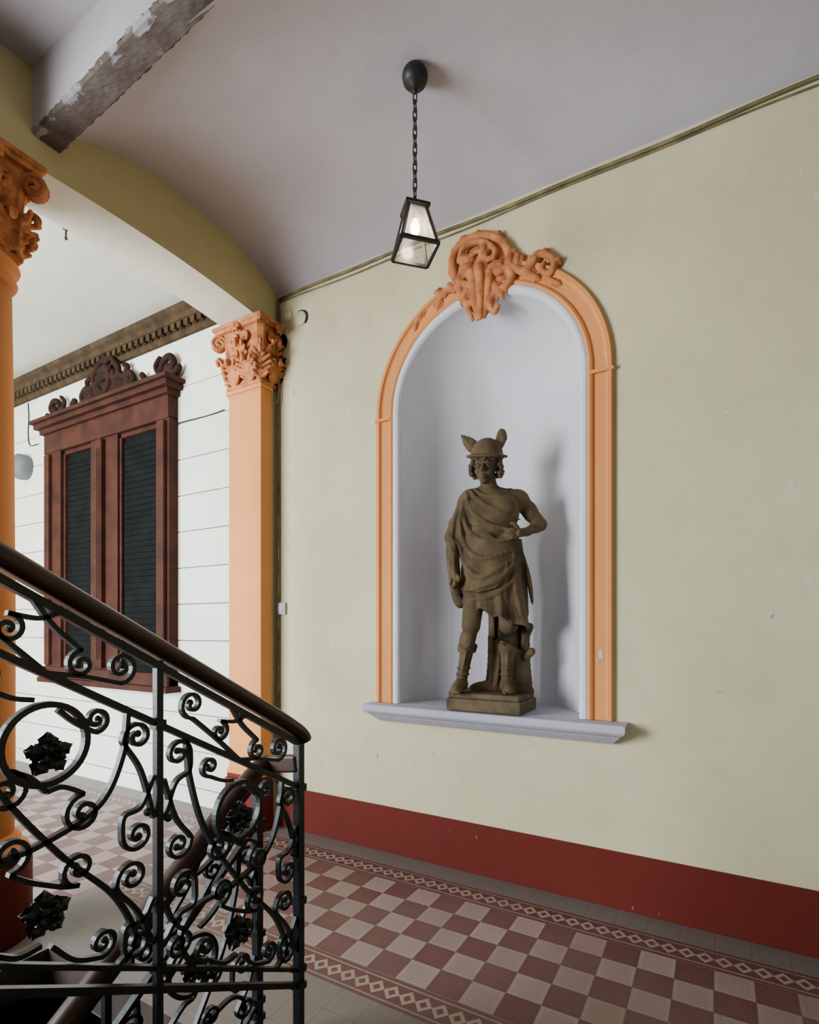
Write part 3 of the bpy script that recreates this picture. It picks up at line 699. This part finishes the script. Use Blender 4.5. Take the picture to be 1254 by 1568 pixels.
# ------------------------------------------------------------------ far window with shutters
wn=empty('window_1'); WL,WR,WC=-6.10,-4.08,-5.06; yb=D-.001
b=MB()
L0,L1,R0,R1=WL+.30,-5.28,-4.84,WR-.18
b.box(WL,L0,D-.09,yb,.98,3.32); b.box(R1,WR,D-.09,yb,.98,3.32); b.box(L1,R0,D-.08,yb,.98,3.32)
b.box(WL,WR,D-.10,yb,3.30,3.50); b.box(WL-.03,WR+.03,D-.13,yb,3.50,3.55); b.box(WL-.07,WR+.07,D-.17,yb,3.55,3.60); b.box(WL-.10,WR+.10,D-.20,yb,3.60,3.635)
b.box(WL-.04,WR+.04,D-.15,yb,.94,.99); b.box(WL,WR,D-.11,yb,.99,1.10)
for x in (WL+.05,WR-.12,WC-.06): b.box(x,x+.09,D-.125,yb,1.12,3.28)
for x0_,x1_ in ((L0,L1),(R0,R1)):
    for xx in (x0_,x1_-.03): b.box(xx,xx+.03,D-.060,yb,1.10,3.30)
    b.box(x0_,x1_,D-.060,yb,3.26,3.30)
for k in range(3): b.box(WC-.045+.025*k,WC-.032+.025*k,D-.132,yb,1.2,3.2)
b.obj('frame',m_wood,wn,bev=.006)
b=MB()
for x0_,x1_ in ((L0+.03,L1-.03),(R0+.03,R1-.03)):
    z=1.12
    while z<3.23:
        b.box(x0_,x1_,D-.034,D-.026,z-.0255,z+.0255); z+=.0545
    b.box(x0_,x1_,D-.024,D-.016,1.1,3.3)
b.obj('shutters',m_shut,wn,bev=.003)
c=Clay((WL-.12,D-.12,3.6),(WR+.12,D+.0,4.12),.008)
def wl(pts,r,dep=.04,n=5):
    for sg in (-1,1):
        c.tube([(WC+sg*x,D-dep,3.63+z) for x,z in pts],r,.01,n=n)
c.ell((WC,D-.03,3.80),(.22,.045,.19),.02); c.box((WC-.5,D-.05,3.62),(WC+.5,D,3.69)); c.ell((WC-.25,D-.03,3.74),(.16,.035,.12),.02); c.ell((WC+.25,D-.03,3.74),(.16,.035,.12),.02)
wl([(0,.40),(.08,.42),(.15,.36),(.20,.30),(.19,.22),(.13,.22),(.13,.28)],.024,.06)
wl([(.0,.33),(.06,.30),(.09,.20),(.05,.12),(0,.10)],.018,.08)
wl([(.20,.24),(.28,.20),(.36,.22),(.42,.16),(.38,.10),(.32,.12),(.34,.16)],.024,.05)
wl([(.14,.08),(.26,.10),(.38,.05),(.50,.05),(.58,.10),(.55,.15)],.026,.05)
wl([(.25,.16),(.22,.05)],.03,.05,3); wl([(.30,.20),(.33,.28),(.28,.31)],.020,.05)
wl([(.06,.20),(.10,.34)],.014,.075,3); wl([(0,.42),(.0,.46)],.03,.06,2)
for k in range(7): wl([(0,.22),(.10*math.sin(k*.25),.22+.13*math.cos(k*.25))],.010,.09,2)
wl([(.74,.02),(.80,.10),(.86,.20),(.94,.22),(.99,.16),(.95,.11),(.91,.14)],.026,.05); wl([(.88,.02),(.90,.12),(1.0,.06),(1.06,.10)],.026,.05); wl([(.80,.03),(.95,.08)],.035,.04,2)
wl([(.78,.10),(.74,.18),(.80,.24)],.018,.05)
c.box((WL+.0,D-.05,3.62),(WL+.36,D,3.67)); c.box((WR-.36,D-.05,3.62),(WR,D,3.67))
c.obj('carved_crest',m_crest,wn)
co=MB(); co.rings([[(x,D-p,z) for p,z in ((0.001,4.0),(.03,4.0),(.04,4.03),(.04,4.09),(.09,4.10),(.10,4.14),(.13,4.16),(.14,4.2),(0.001,4.2))] for x in (-9,XB-.005)])
x=-9
while x<XB-.06: co.box(x,x+.05,D-.085,D-.03,4.045,4.095); x+=.085
co.obj('trim_2',m_cornice)
b=MB(); x,z=onY(42,717)
m_=Matrix.Translation((x,D,z))@Matrix.Rotation(math.radians(90),4,'X')
b.rings([[tuple(m_@Vector((r*math.cos(2*math.pi*k/24),r*math.sin(2*math.pi*k/24),h))) for k in range(24)] for r,h in ((.13,0),(.14,.04),(.135,.10),(.10,.14),(.05,.155),(.02,.16))]); b.obj('alarm_bell',m_gray,None,True)
b=MB(); pts=[onY(px,py) for px,py in ((268,650),(290,644),(318,637),(344,628))]; b.sweep([(x,D-.006,z) for x,z in cat(pts,6)],circ(.005,6),up=(0,1,0))
pts=[onY(px,py) for px,py in ((44,618),(45,640),(44,664),(47,682),(60,680))]; b.sweep([(x,D-.006,z) for x,z in cat(pts,6)],circ(.006,6),up=(0,1,0)); b.obj('surface_cable',m_dark,wf,True)
b=MB(); b.lathe([(.02,4.259),(.02,4.245),(.006,4.24),(.006,4.19),(.012,4.18),(.004,4.17)],(-3.9,2.02),10); b.obj('ceiling_hook',m_dark,None,True)
# ------------------------------------------------------------------ conduits, covers, switch
b=MB()
def wob(x): return .006*math.sin(x*2.3)+.004*math.sin(x*7)
b.sweep([(XA+.03+i*(XR-XA-.05)/60,D-.012,3.985+wob(i*.1)) for i in range(61)],circ(.010,8),up=(0,1,0))
b.sweep([(XA+.03+i*(XR-XA-.05)/60,D-.008,3.958+wob(i*.1+1)) for i in range(61)],circ(.005,6),up=(0,1,0))
b.sweep([(XA+.026,D-.012,3.985),(XA+.026,D-.012,3.96),(XA+.024,D-.012,3.6),(XA+.026,D-.012,2.5),(XA+.024,D-.014,.32)],circ(.010,8),up=(1,0,0))
b.obj('conduit_pipe',m_pipe,wn_,True)
b=MB(); 
b.sweep(cat([(XA+.040,D-.01,3.90),(XA+.045,D-.02,3.55),(XA+.045,D-.03,3.25),(XA+.035,D-.05,3.18),(XA+.03,D-.055,3.19)],8),circ(.004,6),up=(1,0,0)); b.obj('loose_cable',m_pipe,wn_,True)
b=MB()
for (px,py,r,h) in ((441,484,.045,.006),(461,488,.052,.008)):
    x,z=onY(px,py); m_=Matrix.Translation((x,D,z))@Matrix.Rotation(math.radians(90),4,'X')
    b.rings([[tuple(m_@Vector((rr*math.cos(2*math.pi*k/28),rr*math.sin(2*math.pi*k/28),hh))) for k in range(28)] for rr,hh in ((r,0),(r,h),(r*.93,h+.003))])
jc=b.obj('junction_cover',m_wall,None,True)
b=MB(); x,z=onY(462,488); b.sweep([(x+.056*math.cos(a),D-.006,z+.056*math.sin(a)) for a in np.linspace(-.9,2.2,18)],circ(.0050,6),up=(0,1,0)); b.obj('dark_rim',m_dark,jc)
sw=empty('light_switch'); x,z=onY(433,932)
b=MB(); b.box(x-.038,x+.038,D-.022,D,z-.045,z+.045); b.obj('plate',m_plastic,sw,bev=.006)
b=MB(); b.box(x-.022,x+.022,D-.028,D-.02,z-.028,z+.028); b.obj('rocker',m_plastic,sw,bev=.004)
# ------------------------------------------------------------------ stairs
dn=empty('descending_stairs'); b=MB()
for i in range(14):
    y1=1.33-.26*i; z=-.165*(i+1); b.box(SX,-1.42,y1-.27,y1,z-.13,z); b.box(SX,-1.42,y1-.28,y1+.01,z-.035,z)
b.obj('steps',m_step,dn,bev=.006)
b=MB()
b.poly([(-1.42,1.36,0.0),(-1.42,-2.4,-2.45),(-1.42,-2.4,-2.9),(-1.42,1.36,-.5)]); b.box(-2.74,SX+.002,-2.7,1.33,-3.0,-.001); b.box(SX,-1.30,1.33,1.345,-3,-.002)
b.obj('side_wall',m_stringer,dn)
up_=empty('ascending_stairs'); b=MB()
for i in range(13):
    y1=1.36-.286*i; z=.16*(i+1); b.box(-1.27,.49,y1-.30,y1,z-.16 if i==0 else z-.30,z)
b.obj('steps',m_step,up_,bev=.004)
b=MB(); b.rings([[(x,1.40,.001),(x,1.40,.10),(x,-2.6,2.34),(x,-2.6,1.95),(x,1.0,.001)] for x in (-1.31,-1.268)]); b.obj('stringer',m_stringer,up_)
# ------------------------------------------------------------------ wrought iron railings
root=empty('stair_railing')
def railing(X,Y0,H0,slope,npan,handH,m_hand,tag,newel=True):
    W=.55; b=MB()
    def G(s,v): return (X,Y0-s,H0+slope*s+v)
    def line(pts,a=.0065,d=.008,sm=True):
        q=cat(pts,8) if sm and len(pts)>2 else pts
        b.sweep([G(*p) for p in q],rect(a,d))
    def scroll(c,r,a0,turns,dr,via=[],a=.0054,d=.008):
        sp=sp2(c,r,a0,turns,dr,26,.2)
        pts=[(p[0],p[1]-slope*(p[0]-c[0])) for p in sp]
        q=(cat(list(via)+[pts[0],pts[1]],8)[:-8] if via else [])+pts
        b.sweep([G(*p) for p in q],rect(a,d))
        b.ball(G(*pts[-1]),r*.25,8)
    L=npan*W
    for v,a in ((.0,.009),(.055,.006),(.70,.008),(.855,.009)): line([(0,v),(L,v)],a,.011,False)
    for k in range(npan):
        o=k*W
        def T(lst,mir): return [((o+(W-p[0] if mir else p[0])),p[1]) for p in lst]
        b.sweep([G(o+W,-.12),G(o+W,.87)],rect(.0095,.0095),up=(1,0,0))
        for v in (.055,.22,.70): b.box(X-.015,X+.015,Y0-o-W-.015,Y0-o-W+.015,H0+slope*(o+W)+v-.012,H0+slope*(o+W)+v+.012)
        cc=(o+.275,.545)
        ring=[(cc[0]+.088*math.cos(t),cc[1]+.088*math.sin(t)-slope*.088*math.cos(t)) for t in np.linspace(0,2*math.pi,41)[:-1]]
        b.sweep([G(*p) for p in ring],rect(.0068,.009),closed=True)
        # five-lobed cast leaves with pointed tips
        for (rc,rr,nl_) in (((cc[0]-.006,cc[1]-.020),.044,5),((o+.275,.17),.046,5)):
            g0=Vector(G(*rc)); b.ball((X,g0[1],g0[2]),rr*.30,8)
            for s_ in range(nl_):
                for lay,(sc,of) in enumerate(((1,.0),(.60,.014))):
                    t=2*math.pi*(s_+.5*lay)/nl_+math.pi/2
                    dv=Vector((0,math.cos(t),math.sin(t))); tv=Vector((0,-math.sin(t),math.cos(t)))
                    for sd in (-1,1):
                        p0=g0+Vector((sd*(of+.002),0,0)); R_=[]
                        for u,wd,hh in ((.10,.14,0),(.35,.30,.004),(.50,.44,.010),(.62,.30,.011),(.78,.36,.012),(.95,.16,.008),(1.15,.02,.002)):
                            cpt_=p0+dv*rr*u*sc+Vector((sd*hh,0,0)); ww=tv*rr*wd*sc
                            R_.append([cpt_-ww,cpt_+Vector((sd*.005,0,0)),cpt_+ww,cpt_-Vector((sd*.003,0,0))])
                        b.rings(R_)
        for mir in (False,True):
            dr=-1 if mir else 1
            mx=lambda s:o+(W-s if mir else s)
            ang=lambda a:(math.pi-a if mir else a)
            line(T([(.085,.70),(.10,.58),(.16,.44),(.30,.31),(.43,.23),(.485,.13),(.44,.06)],mir),.006,.008)
            scroll((mx(.105),.800),.040,ang(-math.pi/2),1.35,-dr,T([(.27,.705),(.19,.735)],mir))
            scroll((mx(.20),.760),.032,ang(math.pi/2),1.3,-dr,T([(.30,.85),(.26,.815)],mir))
            scroll((mx(.060),.645),.038,ang(0),1.3,dr,T([(.015,.45),(.05,.56),(.094,.61)],mir))
            scroll((mx(.060),.395),.040,ang(0),1.35,-dr,T([(.015,.56),(.05,.47),(.096,.43)],mir))
            scroll((mx(.075),.285),.040,ang(0),1.35,dr,T([(.015,.12),(.06,.20),(.11,.24)],mir))
            scroll((mx(.060),.120),.036,ang(0),1.3,-dr,T([(.015,.24),(.045,.18),(.09,.155)],mir))
            scroll((mx(.195),.415),.045,ang(math.pi*.5),1.45,-dr,T([(.275,.44),(.24,.462)],mir))
            scroll((mx(.205),.285),.040,ang(-math.pi*.5),1.35,dr,T([(.275,.235),(.24,.236)],mir))
            scroll((mx(.165),.645),.030,ang(-math.pi*.5),1.3,-dr,T([(.25,.632),(.21,.618)],mir))
            scroll((mx(.150),.115),.034,ang(-math.pi*.5),1.3,-dr,T([(.265,.10),(.215,.072)],mir))
            for q in ((.24,.705),(.03,.46)): b.ball(G(mx(q[0]),q[1]),.011,8)
    if newel:
        b.sweep([(X,Y0,0.001 if slope>0 else -.4),(X,Y0,H0+.86)],rect(.014,.014),up=(1,0,0))
        for z in (H0+.0,H0+.06,H0+.30,H0+.70): b.box(X-.020,X+.020,Y0-.020,Y0+.020,z-.012,z+.012)
    b.obj(tag+'ironwork',m_iron,root)
    sec=[(-.028,-.015),(-.034,.003),(-.029,.017),(-.014,.026),(.0,.029),(.014,.026),(.029,.017),(.034,.003),(.028,-.015),(.018,-.020),(-.018,-.020)]
    sec=[(y,x) for x,y in sec]
    h=MB(); pts=[(X,Y0+.020,H0+handH-.036),(X,Y0+.010,H0+handH-.018),(X,Y0-.02,H0+handH+.006)] if slope>0 else [(X,Y0+.06,H0+handH+.0),(X,Y0+.02,H0+handH)]
    pts+= [(X,Y0-s,H0+slope*s+handH) for s in np.linspace(.12,L+.1,14)]
    pts=[tuple(p) for p in cat(pts,4)]
    h.sweep(pts,sec,up=(1,0,0)); h.obj(tag+'handrail',m_hand,root,True)
railing(-1.29,1.45,.235,.56,5,.900,m_rail,'upper_')
railing(-1.44,1.40,.10,-.76,5,.90,m_woodrail,'lower_')
b=MB(); b.sweep([(-1.44,1.44,1.0),(-1.29,1.45,1.02)],[(-.02,-.03),(.02,-.03),(.02,.03),(-.02,.03)],up=(0,0,1)); b.obj('handrail_return',m_woodrail,root,bev=.008)
# ------------------------------------------------------------------ lights
def area(name,loc,rot,sx,sy,power,col):
    l=bpy.data.lights.new(name,'AREA'); l.shape='RECTANGLE'; l.size=sx; l.size_y=sy; l.energy=power; l.color=col
    o=bpy.data.objects.new(name,l); o.location=loc; o.rotation_euler=[math.radians(a) for a in rot]; bpy.context.scene.collection.objects.link(o); return o
area('daylight_far_window',(-5.1,-1.75,1.9),(87,0,0),3.2,2.6,900,(.90,.97,1))
area('daylight_stair_window',(-1.2,-2.85,2.3),(90,0,0),2.8,2.2,9,(.95,.98,1))
area('daylight_corridor_door',(2.1,1.22,1.05),(84,0,16),1.6,1.9,30,(.78,.93,1))
l=bpy.data.lights.new('lantern_light','POINT'); l.energy=4; l.color=(1,.80,.58); l.shadow_soft_size=.03
o=bpy.data.objects.new('lantern_light',l); o.location=(LX,LY,3.385); bpy.context.scene.collection.objects.link(o); o.parent=ln
w=bpy.data.worlds.new('world'); bpy.context.scene.world=w; w.use_nodes=True
nt=w.node_tree; bg=nt.nodes['Background']; sk=nt.nodes.new('ShaderNodeTexSky'); sk.sky_type='NISHITA'
sk.sun_disc=False; sk.sun_elevation=math.radians(40); nt.links.new(sk.outputs[0],bg.inputs[0]); bg.inputs[1].default_value=.02
# ------------------------------------------------------------------ camera
cd=bpy.data.cameras.new('camera'); cam=bpy.data.objects.new('camera',cd); bpy.context.scene.collection.objects.link(cam)
cam.location=(0,0,CH); cam.rotation_euler=(math.radians(90),0,A)
cd.sensor_fit='HORIZONTAL'; cd.sensor_width=36; cd.lens=36*FP/1254; cd.shift_y=(961-784)/1254; cd.clip_start=.02
bpy.context.scene.camera=cam
